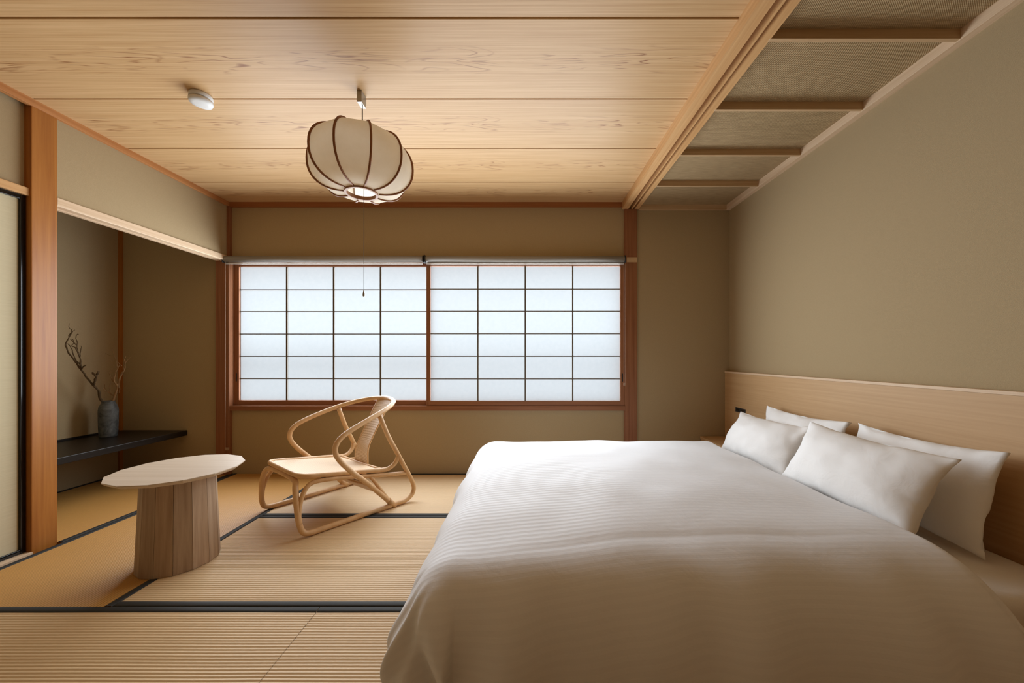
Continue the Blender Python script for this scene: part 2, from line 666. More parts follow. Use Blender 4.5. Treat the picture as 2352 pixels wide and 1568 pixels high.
struct(MB().box(XR, XR + WT, YR - WT, YB + WT, -0.06, ZC + 0.08).build('wall_right', M['wall']), 'wide plain olive-beige wall above the headboard', 'wall')
struct(MB().box(XA - WT, XR + WT, YR - WT, YR, -0.06, ZC + 0.08).build('wall_rear', M['wall']), 'beige wall behind the viewer', 'wall')

# ------------------------------------------------------------------ ceiling
ceil_ = MB().box(XL - 0.2, XR + 0.1, YR - 0.1, YB + 0.1, ZC + 0.034, ZC + 0.10).build('ceiling', M['gap'])
struct(ceil_, 'ceiling of wide cedar boards with a woven strip over the bed', 'ceiling')
seams = [YR, -3.287, -2.805, -2.323, -1.841, -1.359, -0.877, -0.395, 0.087, 0.569, 1.051, 1.533, 2.015, 2.494, 2.973, YB]
BX0, BX1 = XL, 0.905
BCACHE = {}
for a, b in zip(seams[:-1], seams[1:]):
    h = round(b - a, 2)
    if h not in BCACHE:
        w2, h2 = (BX1 - BX0) / 2, (b - a) / 2 - 0.0048
        BCACHE[h] = MB().box(-w2, w2, -h2, h2, 0, 0.02, 0.0012).mesh('ceiling_board', M['board'])
    put('ceiling_board', BCACHE[h], ceil_, ((BX0 + BX1) / 2, (a + b) / 2, ZC))
ZR = 2.475
bat = [-3.39, -2.94, -2.49, -2.04, -1.59, -1.14, -0.69, -0.24, 0.21, 0.66, 1.11, 1.558, 2.004, 2.458, 2.90]
edges = [YR] + bat + [YB - 0.01]
bm_mesh = MB().box(1.05, 1.88, 0, 0.018, 2.433, 2.485, 0.002).mesh('batten', M['pale_x'])
for y in bat:
    put('batten', bm_mesh, ceil_, (0, y, 0))
for a, b in zip(edges[:-1], edges[1:]):
    MB().box(-0.425, 0.425, -(b - a) / 2 + 0.001, (b - a) / 2 - 0.001, 0, 0.03).build('woven_panel', M['woven'], ceil_, (1.465, (a + b) / 2 + 0.004, ZR))

# ------------------------------------------------------------------ trims, posts and beams
prof = [(0.9027, 2.56), (0.9027, 2.436), (0.959, 2.434), (0.959, 2.500), (0.989, 2.500), (0.989, 2.434), (0.999, 2.434), (0.999, 2.500),
        (1.017, 2.500), (1.017, 2.434), (1.055, 2.434), (1.055, 2.56)]
struct(MB().extrude(prof, YR, YB - 0.012).build('trim_1', M['beam']), 'grooved wooden track beam crossing the ceiling lengthwise', 'beam')
o = MB().box(XL - 0.01, -2.70, YR, YB - 0.005, 2.459, ZC + 0.004, 0.0015).build('trim_2', M['trim_y'])
struct(o, 'orange-brown ceiling trim along the left wall', 'trim')
o = MB().box(-2.70, 0.9025, YB - 0.024, YB + 0.002, 2.455, ZC + 0.004, 0.0015).build('trim_3', M['trim_x'])
struct(o, 'dark brown ceiling trim above the window wall', 'trim')
o = MB().box(1.056, 1.861, YB - 0.024, YB + 0.002, 2.429, 2.49, 0.0015).build('trim_4', M['pale_x'])
struct(o, 'short wooden ceiling trim at the far end over the bed', 'trim')
o = MB().box(1.861, XR + 0.002, YR, YB - 0.001, 2.429, 2.49, 0.0015).build('trim_5', M['pale_y'])
struct(o, 'pale ceiling trim along the wall above the headboard', 'trim')
o = MB().box(-2.83, -2.71, 2.013, 2.1255, -0.05, 2.47, 0.003).build('trim_6', M['post'])
struct(o, 'thick honey-coloured post between the sliding door and alcove', 'post')
o = MB().box(-2.82, -2.694, YB - 0.030, YB + 0.004, -0.05, 2.46, 0.002).build('trim_7', M['redwood_z'])
struct(o, 'slim reddish corner post between alcove and window', 'post')
post = MB().box(0.925, 1.041, YB - 0.020, YB + 0.004, -0.05, 2.436, 0.002).build('trim_8', M['redwood_z'])
struct(post, 'reddish wooden post right of the window', 'post')
MB().box(0.945, 1.0415, YB - 0.0215, YB - 0.005, 1.945, 1.992, 0.0006).build('pale_block', M['pale_x'], post)  # thin paler block on the face of the post
kp = [(-2.812, 2.0017), (-2.812, 1.956), (-2.785, 1.956), (-2.785, 1.968), (-2.755, 1.968), (-2.755, 1.9535), (-2.712, 1.9535), (-2.709, 1.957), (-2.709, 2.0017)]
o = MB().extrude(kp, 2.1255, YB - 0.031).build('trim_9', M['pale_y'])
struct(o, 'pale grooved lintel over the alcove opening', 'lintel')
o = MB().box(-2.80, -2.722, YR, 2.0125, 1.963, 2.006, 0.0015).build('trim_10', M['beam'])
struct(o, 'light brown lintel over the sliding door', 'lintel')
o = MB().box(-2.83, -2.70, YR, 2.0125, -0.055, 0.004, 0.001).build('trim_11', M['pale_y'])
struct(o, 'wooden threshold under the sliding door', 'threshold')
o = MB().box(XA, XA + 0.022, YB - 0.025, YB, -0.05, 2.4).build('trim_12', M['post'])
struct(o, 'thin dark strip in the far corner of the alcove', 'trim')

# ------------------------------------------------------------------ window with two sliding paper screens
win = empty('window_1', ((WX0 + WX1) / 2, YB, WZ0))
struct(win, 'wide window of two sliding paper screens with thin lattice', 'window')
wo = Vector(((WX0 + WX1) / 2, YB, WZ0))


def wpart(name, mat, x0, x1, y0, y1, z0, z1, parent=None, off=wo, bev=0.0):
    return MB().box(x0 - off.x, x1 - off.x, y0 - off.y, y1 - off.y, z0 - off.z, z1 - off.z, bev).build(name, mat, parent)


wpart('window_sill', M['redwood_x'], WX0, WX1, YB - 0.026, YB + 0.10, 0.585, 0.628, win, bev=0.001)
wpart('window_head', M['redwood_x'], WX0, WX1, YB - 0.018, YB + 0.10, 1.944, 1.985, win, bev=0.001)
wpart('window_jamb', M['redwood_z'], WX0 - 0.006, -2.688, YB - 0.016, YB + 0.10, 0.628, 1.944, win, bev=0.001)
wpart('window_jamb', M['redwood_z'], 0.9245, WX1 + 0.006, YB - 0.016, YB + 0.10, 0.628, 1.944, win, bev=0.001)


def sash(x0, x1, px0, px1, yc, zb, zt, pull_x):
    s = empty('shoji_screen')
    s.parent = win
    org = Vector(((x0 + x1) / 2, yc, 0.629))
    s.location = org - wo
    z0, z1 = 0.629, 1.943
    t2 = 0.014
    wpart('stile', M['redwood_z'], x0, px0, yc - t2, yc + t2, z0, z1, s, org, 0.001)
    wpart('stile', M['redwood_z'], px1, x1, yc - t2, yc + t2, z0, z1, s, org, 0.001)
    wpart('bottom_rail', M['redwood_x'], px0, px1, yc - t2, yc + t2, z0, zb, s, org, 0.001)
    wpart('top_rail', M['redwood_x'], px0, px1, yc - t2, yc + t2, zt, z1, s, org, 0.001)
    dx = (px1 - px0) / 4
    zs = [zb, 0.875, 1.0835, 1.290, 1.497, 1.702, zt]
    for k in (1, 2, 3):
        wpart('lattice_bar', M['lattice'], px0 + k * dx - 0.0065, px0 + k * dx + 0.0065, yc - 0.006, yc + 0.007, zb, zt, s, org)
    for z in zs[1:-1]:
        wpart('lattice_bar', M['lattice'], px0, px1, yc - 0.0045, yc + 0.006, z - 0.0045, z + 0.0045, s, org)
    wpart('finger_pull', M['dark_plastic'], pull_x - 0.005, pull_x + 0.005, yc - t2 - 0.0015, yc - t2 + 0.002, 0.85, 0.925, s, org)
    for r in range(6):
        me = MB().add([(-dx / 2, 0, 0), (dx / 2, 0, 0), (dx / 2, 0, zs[r + 1] - zs[r]), (-dx / 2, 0, zs[r + 1] - zs[r])], [(0, 1, 2, 3)]).mesh('paper_pane', M['paper'])
        for k in range(4):
            put('paper_pane', me, s, (px0 + (k + 0.5) * dx - org.x, 0.008, zs[r] - org.z))
    return s


sash(-2.687, -0.862, -2.641, -0.897, 3.405, 0.676, 1.914, -2.664)
sash(-0.895, 0.9235, -0.859, 0.887, 3.372, 0.674, 1.912, 0.906)
# outside, behind the paper: unseen board and rails added to shade the screens softly
o = MB().box(-3.6, 1.9, YB + WT, 3.72, 1.99, 2.03).build('shade_board', M['redwood_x'])
struct(o, 'unseen wooden board added outside to shade the top of the screens', 'shade board')
rails_ob = empty('shade_rail', (-0.88, 3.60, 0.0))
struct(rails_ob, 'unseen rails added outside, showing only as a soft shade on the paper', 'shade rail')
MB().box(-2.6, 2.6, -0.03, 0.03, 0.96, 1.05, 0.004).build('top_rail', M['redwood_x'], rails_ob)
MB().box(-2.6, 2.6, -0.02, 0.02, 0.68, 0.73, 0.004).build('lower_rail', M['redwood_x'], rails_ob)
for k in (-2.57, 2.57):
    MB().box(k - 0.03, k + 0.03, -0.122, 0.03, 0.60, 1.05, 0.004).build('rail_bracket', M['redwood_z'], rails_ob)

# ------------------------------------------------------------------ roller blinds
def bead_chain(x, y, z0, z1, dx):
    pts, rad = [], []
    n = int((z1 - z0) / 0.006)
    for xx, rev in ((x, False), (x + dx, True)):
        zs = [z0 + (z1 - z0) * i / n for i in range(n + 1)]
        if rev:
            zs = zs[::-1]
        else:
            zs = zs
        for i, z in enumerate(zs):
            pts.append((xx, y, z))
            rad.append(0.0015 if i % 2 else 0.0007)
    return pts, rad


def blind(x0, x1, label, cx, cz0, cdx):
    e = empty('roller_blind', ((x0 + x1) / 2, 3.322, 1.93))
    org = e.location.copy()
    tag(e, label, 'blind', 'roller blinds above the window')
    w2 = (x1 - x0) / 2
    pr = [(0.0, -w2 + 0.008)]
    mb = MB()
    n = 24
    r = 0.029
    pts = [(-w2 + 0.010, 0, 0.034), (w2 - 0.010, 0, 0.034)]
    mb.tube(pts, r, 28)
    mb.build('fabric_roll', M['blind'], e)
    MB().box(-w2 + 0.012, w2 - 0.012, -0.006, 0.008, -0.010, 0.001, 0.002).build('bottom_bar', M['blind_bar'], e)
    for s in (-1, 1):
        MB().box(s * (w2 - 0.004) - 0.003, s * (w2 - 0.004) + 0.003, -0.030, 0.040, 0.0, 0.067, 0.002).build('bracket', M['dark_plastic'], e)
    pts, rad = bead_chain(cx - org.x, -0.012, cz0 - org.z, 0.034, cdx)
    mb = MB()
    half = len(pts) // 2
    mb.tube(pts[:half], rad[:half], 5)
    mb.tube(pts[half:], rad[half:], 5)
    c = mb.build('bead_chain', M['chain'], e)
    MB().box(min(cx, cx + cdx) - org.x - 0.002, max(cx, cx + cdx) - org.x + 0.002, -0.016, -0.008, cz0 - org.z - 0.022, cz0 - org.z + 0.002, 0.002).build('chain_clip', M['chain'], c)
    return e


blind(-2.722, -0.905, 'rolled-up grey roller blind over the screen nearest the alcove', -2.700, 0.255, 0.030)
blind(-0.897, 0.922, 'rolled-up grey roller blind over the screen nearest the bed', 0.908, 0.84, 0.010)

# ------------------------------------------------------------------ sliding door
def fusuma(n, y0, y1, x, label):
    d = empty('door_%d' % n, (x, (y0 + y1) / 2, 0.005))
    struct(d, label, 'door')
    w2 = (y1 - y0) / 2
    MB().box(-0.012, -0.004, -w2 + 0.02, w2 - 0.02, 0.02, 1.935).build('door_panel', M['fusuma'], d)
    for s in (-1, 1):
        MB().box(-0.014, 0.008, s * (w2 - 0.011) - 0.011, s * (w2 - 0.011) + 0.011, 0, 1.957, 0.002).build('stile', M['black_lacquer'], d)
    MB().box(-0.014, 0.006, -w2 + 0.022, w2 - 0.022, 0, 0.022, 0.002).build('rail', M['black_lacquer'], d)
    MB().box(-0.014, 0.006, -w2 + 0.022, w2 - 0.022, 1.933, 1.957, 0.002).build('rail', M['black_lacquer'], d)


fusuma(1, 1.13, 2.011, -2.745, 'cream papered sliding door with black lacquer frame beside the thick post')
fusuma(2, 0.25, 1.15, -2.778, 'cream papered sliding door out of view, nearer the viewer')
fusuma(4, -3.8, -0.62, -2.778, 'cream papered sliding door panel far behind the viewer')
fusuma(3, -0.64, 0.26, -2.745, 'cream papered sliding door out of view, behind the viewer')

# ------------------------------------------------------------------ headboard, outlet, bedside shelf
hb = empty('headboard', (1.88, 1.1, 0))
tag(hb, 'long oak headboard panel running along the wall behind the pillows', 'headboard')
MB().box(1.857 - 1.88, XR - 1.88 - 0.001, YR - 1.1 + 0.002, YB - 1.1 - 0.001, 0.001, 0.9305).build('panel', M['oak'], hb)
MB().box(1.853 - 1.88, XR - 1.88 - 0.001, YR - 1.1 + 0.002, YB - 1.1 - 0.001, 0.931, 0.946, 0.0015).build('cap', M['oak_cap'], hb)
ou = empty('wall_outlet', (1.857, 3.13, 0.60))
tag(ou, 'small black outlet plate on the headboard near the corner', 'outlet')
MB().box(-0.006, 0.0, -0.07, 0.07, 0.0, 0.038, 0.002).build('plate', M['dark_plastic'], ou)
for k in (-0.035, 0.035):
    MB().box(-0.0075, -0.005, k - 0.018, k + 0.018, 0.010, 0.028, 0.001).build('socket', M['black_lacquer'], ou)
bs = empty('bedside_shelf', (1.74, 3.12, 0))
tag(bs, 'low wooden bedside box in the corner beyond the bed', 'nightstand')
MB().box(-0.115, 0.113, -0.21, 0.25, 0.325, 0.347, 0.002).build('top', M['oak'], bs)
MB().box(-0.105, 0.113, -0.20, 0.25, 0.0, 0.325, 0.002).build('body', M['oak'], bs)

# ------------------------------------------------------------------ bed
bed = empty('bed', (0.84, 1.93, 0))
tag(bed, 'low double bed with white fitted sheet under the duvet', 'bed')
MB().box(-0.93, 1.010, -0.74, 0.87, 0.004, 0.10, 0.01).build('bed_base', M['bed_base'], bed)
bm = bmesh.new()
bmesh.ops.create_cube(bm, size=1)
for v in bm.verts:
    v.co = Vector((0.02 + v.co.x * 1.99, 0.06 + v.co.y * 1.72, 0.21 + v.co.z * 0.22))
bmesh.ops.bevel(bm, geom=list(bm.edges), offset=0.05, segments=4, profile=0.5, affect='EDGES')
me = bpy.data.meshes.new('mattress')
bm.to_mesh(me)
bm.free()
me.materials.append(M['sheet'])
me.polygons.foreach_set('use_smooth', [True] * len(me.polygons))
put('mattress', me, bed)


def fbm(p, oct_=3):
    a, s, r = 1.0, 1.0, 0.0
    for _ in range(oct_):
        r += a * noise.noise(p * s)
        a *= 0.5
        s *= 2.1
    return r


# duvet: flat core rectangle with a rounded, hanging skirt on three sides
DX0, DX1, DY0, DY1 = -0.20, 1.38, 1.30, 2.74
DTOP = 0.445


def duvet_profile(e, R=0.17):
    """arc length past the core edge -> (outwards, downwards)"""
    if e < R * PI / 2:
        a = e / R
        return R * math.sin(a), R * (1 - math.cos(a))
    s = e - R * PI / 2
    return R + 0.10 * s - 0.42 * s * s, R + s


def head_profile(e):
    R = 0.062
    a = min(e / R, PI * 0.92)
    return R * math.sin(a), R * (1 - math.cos(a))


R_NEAR = 0.36
E_NEAR = 0.66
E_SIDE, E_HEAD = 0.50, 0.062 * PI * 0.92
NU, NV = 200, 200


def duvet_pt(i, j):
    sx = -E_SIDE + i * ((DX1 - DX0) + E_SIDE + E_HEAD)        # arc coordinate along x, 0 at DX0
    sy = -E_NEAR + j * ((DY1 - DY0) + E_SIDE + E_NEAR)
    Lx, Ly = DX1 - DX0, DY1 - DY0
    ex = sx if sx < 0 else (sx - Lx if sx > Lx else 0.0)
    ey = sy if sy < 0 else (sy - Ly if sy > Ly else 0.0)
    cx = DX0 + min(max(sx, 0), Lx)
    cy = DY0 + min(max(sy, 0), Ly)
    # the near foot corner reaches further out and is tighter than the soft near side
    q = min(1.0, max(0.0, sx / 0.75))
    q = q * q * (3 - 2 * q)
    cy = DY1 - (DY1 - (DY0 - 0.13 * (1 - q))) * (DY1 - cy) / Ly
    r_near = 0.22 + (R_NEAR - 0.22) * q
    # puffiness of the top
    tx = min(max(sx / Lx, 0), 1)
    ty = min(max(sy / Ly, 0), 1)
    puff = 0.035 * math.sin(PI * tx) ** 0.6 * math.sin(PI * ty) ** 0.6
    z = DTOP + puff + 0.012 * fbm(Vector((sx * 2.2, sy * 2.2, 3.0)), 2)
    if ex > 0:
        # head edge: thin fold, dips on to the sheet
        o1, d1 = head_profile(ex)
        if ey != 0:
            e2 = abs(ey)
            o2, d2 = duvet_profile(e2, r_near if ey < 0 else 0.17)
            w_ = max(0.0, 1 - e2 / 0.45) ** 2
            return (cx + o1 * (0.35 + 0.65 * w_), cy + math.copysign(o2, ey), max(0.03 + 0.02 * (1 - j), z - d1 * w_ - d2))
        return (cx + o1, cy, z - d1)
    e = math.hypot(ex, ey)
    if e > 0:
        if ex and ey:
            e = (abs(ex) ** 3 + abs(ey) ** 3) ** (1 / 3)
        wn_ = max(0.0, -ey) / (abs(ex) + abs(ey))
        out, down = duvet_profile(e, 0.17 + (r_near - 0.17) * wn_)
        dx, dy = (ex, ey)
        ln = math.hypot(dx, dy)
        dx, dy = dx / ln, dy / ln
        per = sx * (1 if ey else 0) + sy * (1 if ex else 0) + math.atan2(dy, dx) * 0.25
        k = min(1.0, max(0.0, (e - 0.1) / 0.25))
        fold = k * (0.020 * math.sin(per * 17.0 + 2.0 * noise.noise(Vector((per * 3, e * 2, 1)))) + 0.028 * noise.noise(Vector((per * 6.0, e * 1.6, 7.0))))
        corner = 0.0
        if ex and ey:
            cc = min(abs(ex), abs(ey)) / max(abs(ex), abs(ey))
            corner = 0.04 * cc * k + k * (0.030 * math.exp(-((cc - 1) / 0.16) ** 2) + 0.016 * math.exp(-((cc - 0.55) / 0.11) ** 2))
        out += fold + corner
        z = z - down
        return (cx + dx * out, cy + dy * out, max(0.012 + 0.01 * (i + j), z))
    return (cx, cy, z)


mb = MB()
mb.grid(duvet_pt, NU, NV, True, False)
me = mb.mesh('duvet', M['duvet'])
uv = me.uv_layers.new(name='UVMap')
co = []
for j in range(NV + 1):
    for i in range(NU + 1):
        sx = -E_SIDE + i / NU * ((DX1 - DX0) + E_SIDE + E_HEAD)
        sy = -E_NEAR + j / NV * ((DY1 - DY0) + E_SIDE + E_NEAR)
        co.append((sx, sy + 0.010 * noise.noise(Vector((sx * 1.5, sy * 1.2, 8.0)))))
for lp in me.loops:
    uv.data[lp.index].uv = co[lp.vertex_index]
duvet = put('duvet', me)
so = duvet.modifiers.new('thick', 'SOLIDIFY')
so.thickness = 0.012
so.offset = -1
tag(duvet, 'puffy white striped duvet draped over the low bed', 'duvet')


def pillow(label, y0, y1, xb, zb, xt, zt, thick, seed, tw=0.0):
    """pillow standing on its long edge, leaning: bottom edge at (xb,zb), top edge at (xt,zt)"""
    L = y1 - y0
    H = math.hypot(xt - xb, zt - zb)
    NU_, NV_ = 44, 32
    mb = MB()

    def surf(sgn):
        def fn(i, j):
            u, v = i * 2 - 1, j * 2 - 1
            au, av = abs(u), abs(v)
            # edges bow inwards, corners stay pointed
            x = u * L / 2 * (1 - 0.075 * (1 - av ** 2) * au ** 3)
            y = v * H / 2 * (1 - 0.11 * (1 - au ** 2) * av ** 3)
            th = ((1 - au ** 2.3) * (1 - av ** 2.0)) ** 0.70
            t = thick / 2 * th
            p = Vector((u * 2.2, v * 1.6, seed + (0 if sgn > 0 else 9)))
            w = 0.009 * fbm(p, 2) * th ** 0.5
            rid = 0.007 * math.sin((u * 3 + v * 2.0 + seed) * 2.5 + 3 * noise.noise(p * 1.5)) * (1 - th) * max(au, av) ** 2
            sag = -0.03 * (1 - (j)) * 0
            return (x, y, sgn * (t + 0.0025) + w * (1 if th > 0 else 0) + rid + sag)
        return fn
    mb.grid(surf(1), NU_, NV_, True, False)
    k = len(mb.v)
    mb.grid(surf(-1), NU_, NV_, True, True)
    # stitched rim between front and back
    ring = [i for i in range(NU_ + 1)] + [(j + 1) * (NU_ + 1) - 1 for j in range(1, NV_ + 1)] + [NV_ * (NU_ + 1) + i for i in range(NU_ - 1, -1, -1)] + [j * (NU_ + 1) for j in range(NV_ - 1, 0, -1)]
    for a, b in zip(ring, ring[1:] + ring[:1]):
        mb.f.append((a, a + k, b + k, b))
        mb.s.append(True)
    me_ = mb.mesh('pillow', M['pillow'])
    o = put('pillow', me_)
    # local x -> world -y direction, local y -> up the lean, local z -> out towards the foot
    up = Vector((xt - xb, 0, zt - zb)).normalized()
    ax = Vector((0, -1, 0))
    nz = ax.cross(up)
    m = Matrix((ax, up, nz)).transposed().to_4x4()
    m = m @ Matrix.Rotation(tw, 4, 'Z')
    m.translation = Vector(((xb + xt) / 2, (y0 + y1) / 2, (zb + zt) / 2))
    o.matrix_world = m
    tag(o, label, 'pillow', 'white pillows propped against the headboard')
    return o


pillow('white pillow leaning on the headboard, behind the nearest front pillow', 1.34, 1.95, 1.685, 0.335, 1.785, 0.725, 0.112, 1.0)
pillow('white pillow leaning on the headboard, behind the front pillow farther from viewer', 2.0, 2.68, 1.685, 0.335, 1.785, 0.72, 0.112, 4.0)
pillow('white front pillow nearest the viewer, overlapping the other front pillow', 1.38, 2.10, 1.475, 0.375, 1.645, 0.70, 0.195, 7.0, -0.02)
pillow('white front pillow nearest the window, at the far side of the bed', 2.11, 2.81, 1.50, 0.365, 1.675, 0.662, 0.195, 11.0, 0.02)

# ------------------------------------------------------------------ side table
tb = empty('side_table', (-1.82, 1.935, 0))
tag(tb, 'low round faceted wooden side table with tapered stave base', 'table')
NS = 14
TZ = 0.49
ph0 = 0.12


def ring(r, z, n=NS, ph=ph0):
    return [(r * math.cos(2 * PI * k / n + ph), r * math.sin(2 * PI * k / n + ph), z) for k in range(n)]


mb = MB()
rr = ring(0.276, TZ) + ring(0.276, TZ - 0.005) + ring(0.258, TZ - 0.020)
fs = [tuple(range(NS))]
for i in range(2):
    fs += [(i * NS + k, (i + 1) * NS + k, (i + 1) * NS + (k + 1) % NS, i * NS + (k + 1) % NS) for k in range(NS)]
fs.append(tuple(range(3 * NS - 1, 2 * NS - 1, -1)))
mb.add(rr, fs)
mb.build('table_top', M['table_top'], tb)
rb, rt = 0.168, 0.150
st = MB()
for s_, r0, r1 in ((1, rb, rt),):
    half = PI / NS
    wb_, wt_ = rb * math.tan(half) * 0.985, rt * math.tan(half) * 0.985
    ab, at_ = rb * math.cos(half), rt * math.cos(half)
    wb_, wt_ = rb * math.sin(half) * 0.980, rt * math.sin(half) * 0.980
    z0, z1 = 0.001, TZ - 0.0205
    d = 0.018
    st.add([(ab, -wb_, z0), (ab, wb_, z0), (at_, wt_, z1), (at_, -wt_, z1), (ab - d, -wb_ * 0.88, z0), (ab - d, wb_ * 0.88, z0), (at_ - d, wt_ * 0.88, z1), (at_ - d, -wt_ * 0.88, z1)],
           [(0, 1, 2, 3), (5, 4, 7, 6), (1, 5, 6, 2), (4, 0, 3, 7), (3, 2, 6, 7), (4, 5, 1, 0)])
sm = st.mesh('stave', M['stave'])
for k in range(NS):
    put('stave', sm, tb, (0, 0, 0), (0, 0, 2 * PI * (k + 0.35) / NS))

# ------------------------------------------------------------------ rattan lounge chair
TH = math.radians(37.365)
ch = empty('rattan_chair', (-1.5563, 2.3756, 0), 0)
tag(ch, 'low rattan lounge chair with bent hoop arms and woven cane seat', 'chair')
BD = Vector((math.sin(TH), math.cos(TH), 0))
LD = Vector((-math.cos(TH), math.sin(TH), 0))


def cp(s, t, z):
    return BD * s + LD * t + Vector((0, 0, z))


R1 = 0.0165
mb = MB()
hoop = [(0.560, 0.342, 0.030), (0.479, 0.342, 0.118), (0.367, 0.344, 0.234), (0.275, 0.347, 0.323), (0.203, 0.350, 0.402), (0.166, 0.351, 0.460),
        (0.160, 0.350, 0.505), (0.182, 0.348, 0.548), (0.240, 0.343, 0.588), (0.374, 0.325, 0.640), (0.504, 0.296, 0.682), (0.610, 0.246, 0.712), (0.690, 0.165, 0.733), (0.728, 0.075, 0.742)]
full = [cp(s, -t, z) for s, t, z in hoop] + [cp(0.738, 0, 0.745)] + [cp(s, t, z) for s, t, z in hoop[::-1]]
MB().tube(bez(full, 5), R1, 12).build('arm_hoop', M['rattan'], ch)
for sg, nm in ((-1, 'side_frame'), (1, 'side_frame')):
    pts = [(-0.0355, 0.290, 0.185), (-0.034, 0.299, 0.140), (-0.029, 0.310, 0.085), (-0.012, 0.318, 0.036), (0.030, 0.322, 0.019), (0.12, 0.324, 0.018), (0.35, 0.332, 0.018), (0.60, 0.343, 0.018),
           (0.675, 0.346, 0.021), (0.728, 0.346, 0.048), (0.747, 0.344, 0.095), (0.725, 0.338, 0.165), (0.664, 0.326, 0.289), (0.613, 0.318, 0.391), (0.553, 0.307, 0.512), (0.492, 0.296, 0.668)]
    MB().tube(bez([cp(s, sg * t, z) for s, t, z in pts], 5), R1, 12).build(nm, M['rattan'], ch)
    # curved seat rail that leaves the front leg and runs back to the post
    pts = [(-0.030, 0.304, 0.105), (-0.026, 0.297, 0.165), (-0.014, 0.290, 0.215), (0.006, 0.283, 0.260), (0.040, 0.276, 0.296), (0.10, 0.276, 0.304), (0.25, 0.285, 0.286), (0.45, 0.302, 0.250), (0.690, 0.330, 0.214)]
    MB().tube(bez([cp(s, sg * t, z) for s, t, z in pts], 5), 0.0135, 10).build('seat_rail', M['rattan'], ch)
    pts = [(0.555, 0.338, 0.036), (0.50, 0.325, 0.125), (0.44, 0.305, 0.225), (0.425, 0.298, 0.245)]
    MB().tube(bez([cp(s, sg * t, z) for s, t, z in pts], 4), 0.0125, 10).build('strut', M['rattan'], ch)
    mb = MB()
    mb.tube([cp(0.585, sg * 0.342, 0.006), cp(0.535, sg * 0.342, 0.060)], 0.0205, 12)
    mb.build('binding', M['rattan'], ch)
# front arch
pts = [(-0.029, -0.310, 0.085), (-0.034, -0.299, 0.140), (-0.0355, -0.290, 0.185), (-0.036, -0.280, 0.225), (-0.030, -0.255, 0.288), (-0.016, -0.215, 0.318), (-0.008, -0.12, 0.324), (-0.006, 0.0, 0.324),
       (-0.008, 0.12, 0.324), (-0.016, 0.215, 0.318), (-0.030, 0.255, 0.288), (-0.036, 0.280, 0.225), (-0.0355, 0.290, 0.185), (-0.034, 0.299, 0.140), (-0.029, 0.310, 0.085)]
MB().tube(bez([cp(*p) for p in pts], 5), R1, 12).build('front_arch', M['rattan'], ch)
# seat hoop: from the near rear post round the front to the far rear post
seat_pts = [(0.628, 0.320, 0.352), (0.614, 0.314, 0.312), (0.580, 0.306, 0.282), (0.530, 0.300, 0.272), (0.40, 0.291, 0.292), (0.25, 0.280, 0.314), (0.10, 0.270, 0.338), (0.035, 0.264, 0.347), (0.002, 0.240, 0.353), (-0.010, 0.190, 0.355)]
full = [cp(s, -t, z) for s, t, z in seat_pts] + [cp(-0.012, 0, 0.356)] + [cp(s, t, z) for s, t, z in seat_pts[::-1]]
MB().tube(bez(full, 5), 0.0155, 12).build('seat_hoop', M['rattan'], ch)
MB().tube(bez([cp(0.512, -0.29, 0.276), cp(0.515, 0, 0.270), cp(0.512, 0.29, 0.276)], 6), 0.010, 10).build('seat_rear_bar', M['rattan'], ch)
MB().tube(bez([cp(0.375, -0.335, 0.222), cp(0.385, -0.15, 0.200), cp(0.385, 0.15, 0.200), cp(0.375, 0.335, 0.222)], 6), 0.0125, 10).build('cross_bar', M['rattan'], ch)
# wide flat strap under the seat between the two lower arms
mb = MB()
for z_, fl in ((0.0, False), (-0.006, True)):
    mb.grid(lambda i, j, z_=z_: cp(0.36 + 0.075 * i, (j * 2 - 1) * 0.325, 0.238 - 0.085 * i - 0.010 * math.sin(PI * j) + z_), 2, 12, True, fl)
mb.build('under_strap', M['rattan'], ch)


def uv_plane(me, pts2):
    uv_ = me.uv_layers.new(name='UVMap')
    for lp in me.loops:
        uv_.data[lp.index].uv = pts2[lp.vertex_index]


# woven seat
def seat_fn(i, j):
    s = 0.004 + i * 0.504
    w = 0.248 + 0.035 * i
    if i < 0.08:
        w -= 0.04 * (1 - i / 0.08) ** 2
    t = (j * 2 - 1) * w
    return cp(s, t, 0.360 - 0.086 * i - 0.012 * math.sin(PI * j) * math.sin(PI * i))


mb = MB().grid(seat_fn, 16, 16, True, False)
pts2 = [v[:2] for v in mb.v]
nv0 = len(mb.v)
mb.grid(lambda i, j: seat_fn(i, j) - Vector((0, 0, 0.005)), 16, 16, True, True)
me = mb.mesh('cane_seat', M['cane'])
uv_plane(me, [v[:2] for v in mb.v])
put('cane_seat', me, ch)
# woven back slat
slat = [(0.726, 0.742, 0.098), (0.690, 0.690, 0.092), (0.621, 0.570, 0.083), (0.553, 0.445, 0.080), (0.532, 0.400, 0.082), (0.522, 0.355, 0.088), (0.520, 0.272, 0.092)]
sl = bez([(a, b, c) for a, b, c in slat], 4)
ns_ = len(sl) - 1


def slat_fn(i, j, off=0.0):
    p = sl[int(round(i * ns_))]
    t = (j * 2 - 1) * p.z
    return cp(p.x + off + 0.010 * (1 - (2 * j - 1) ** 2), t, p.y)


mb = MB().grid(slat_fn, ns_, 8, True, False)
mb.grid(lambda i, j: slat_fn(i, j, 0.007), ns_, 8, True, True)
me = mb.mesh('cane_back', M['cane'])
uvs = []
for _ in range(2):
    for j in range(9):
        for i in range(ns_ + 1):
            uvs.append((i / ns_ * 0.5, (j / 8 * 2 - 1) * 0.09))
uv_plane(me, uvs)
put('cane_back', me, ch)
for sg in (-1, 1):
    MB().tube([cp(p.x + 0.003, sg * p.z, p.y) for p in sl], 0.0055, 8).build('back_edge', M['rattan'], ch)

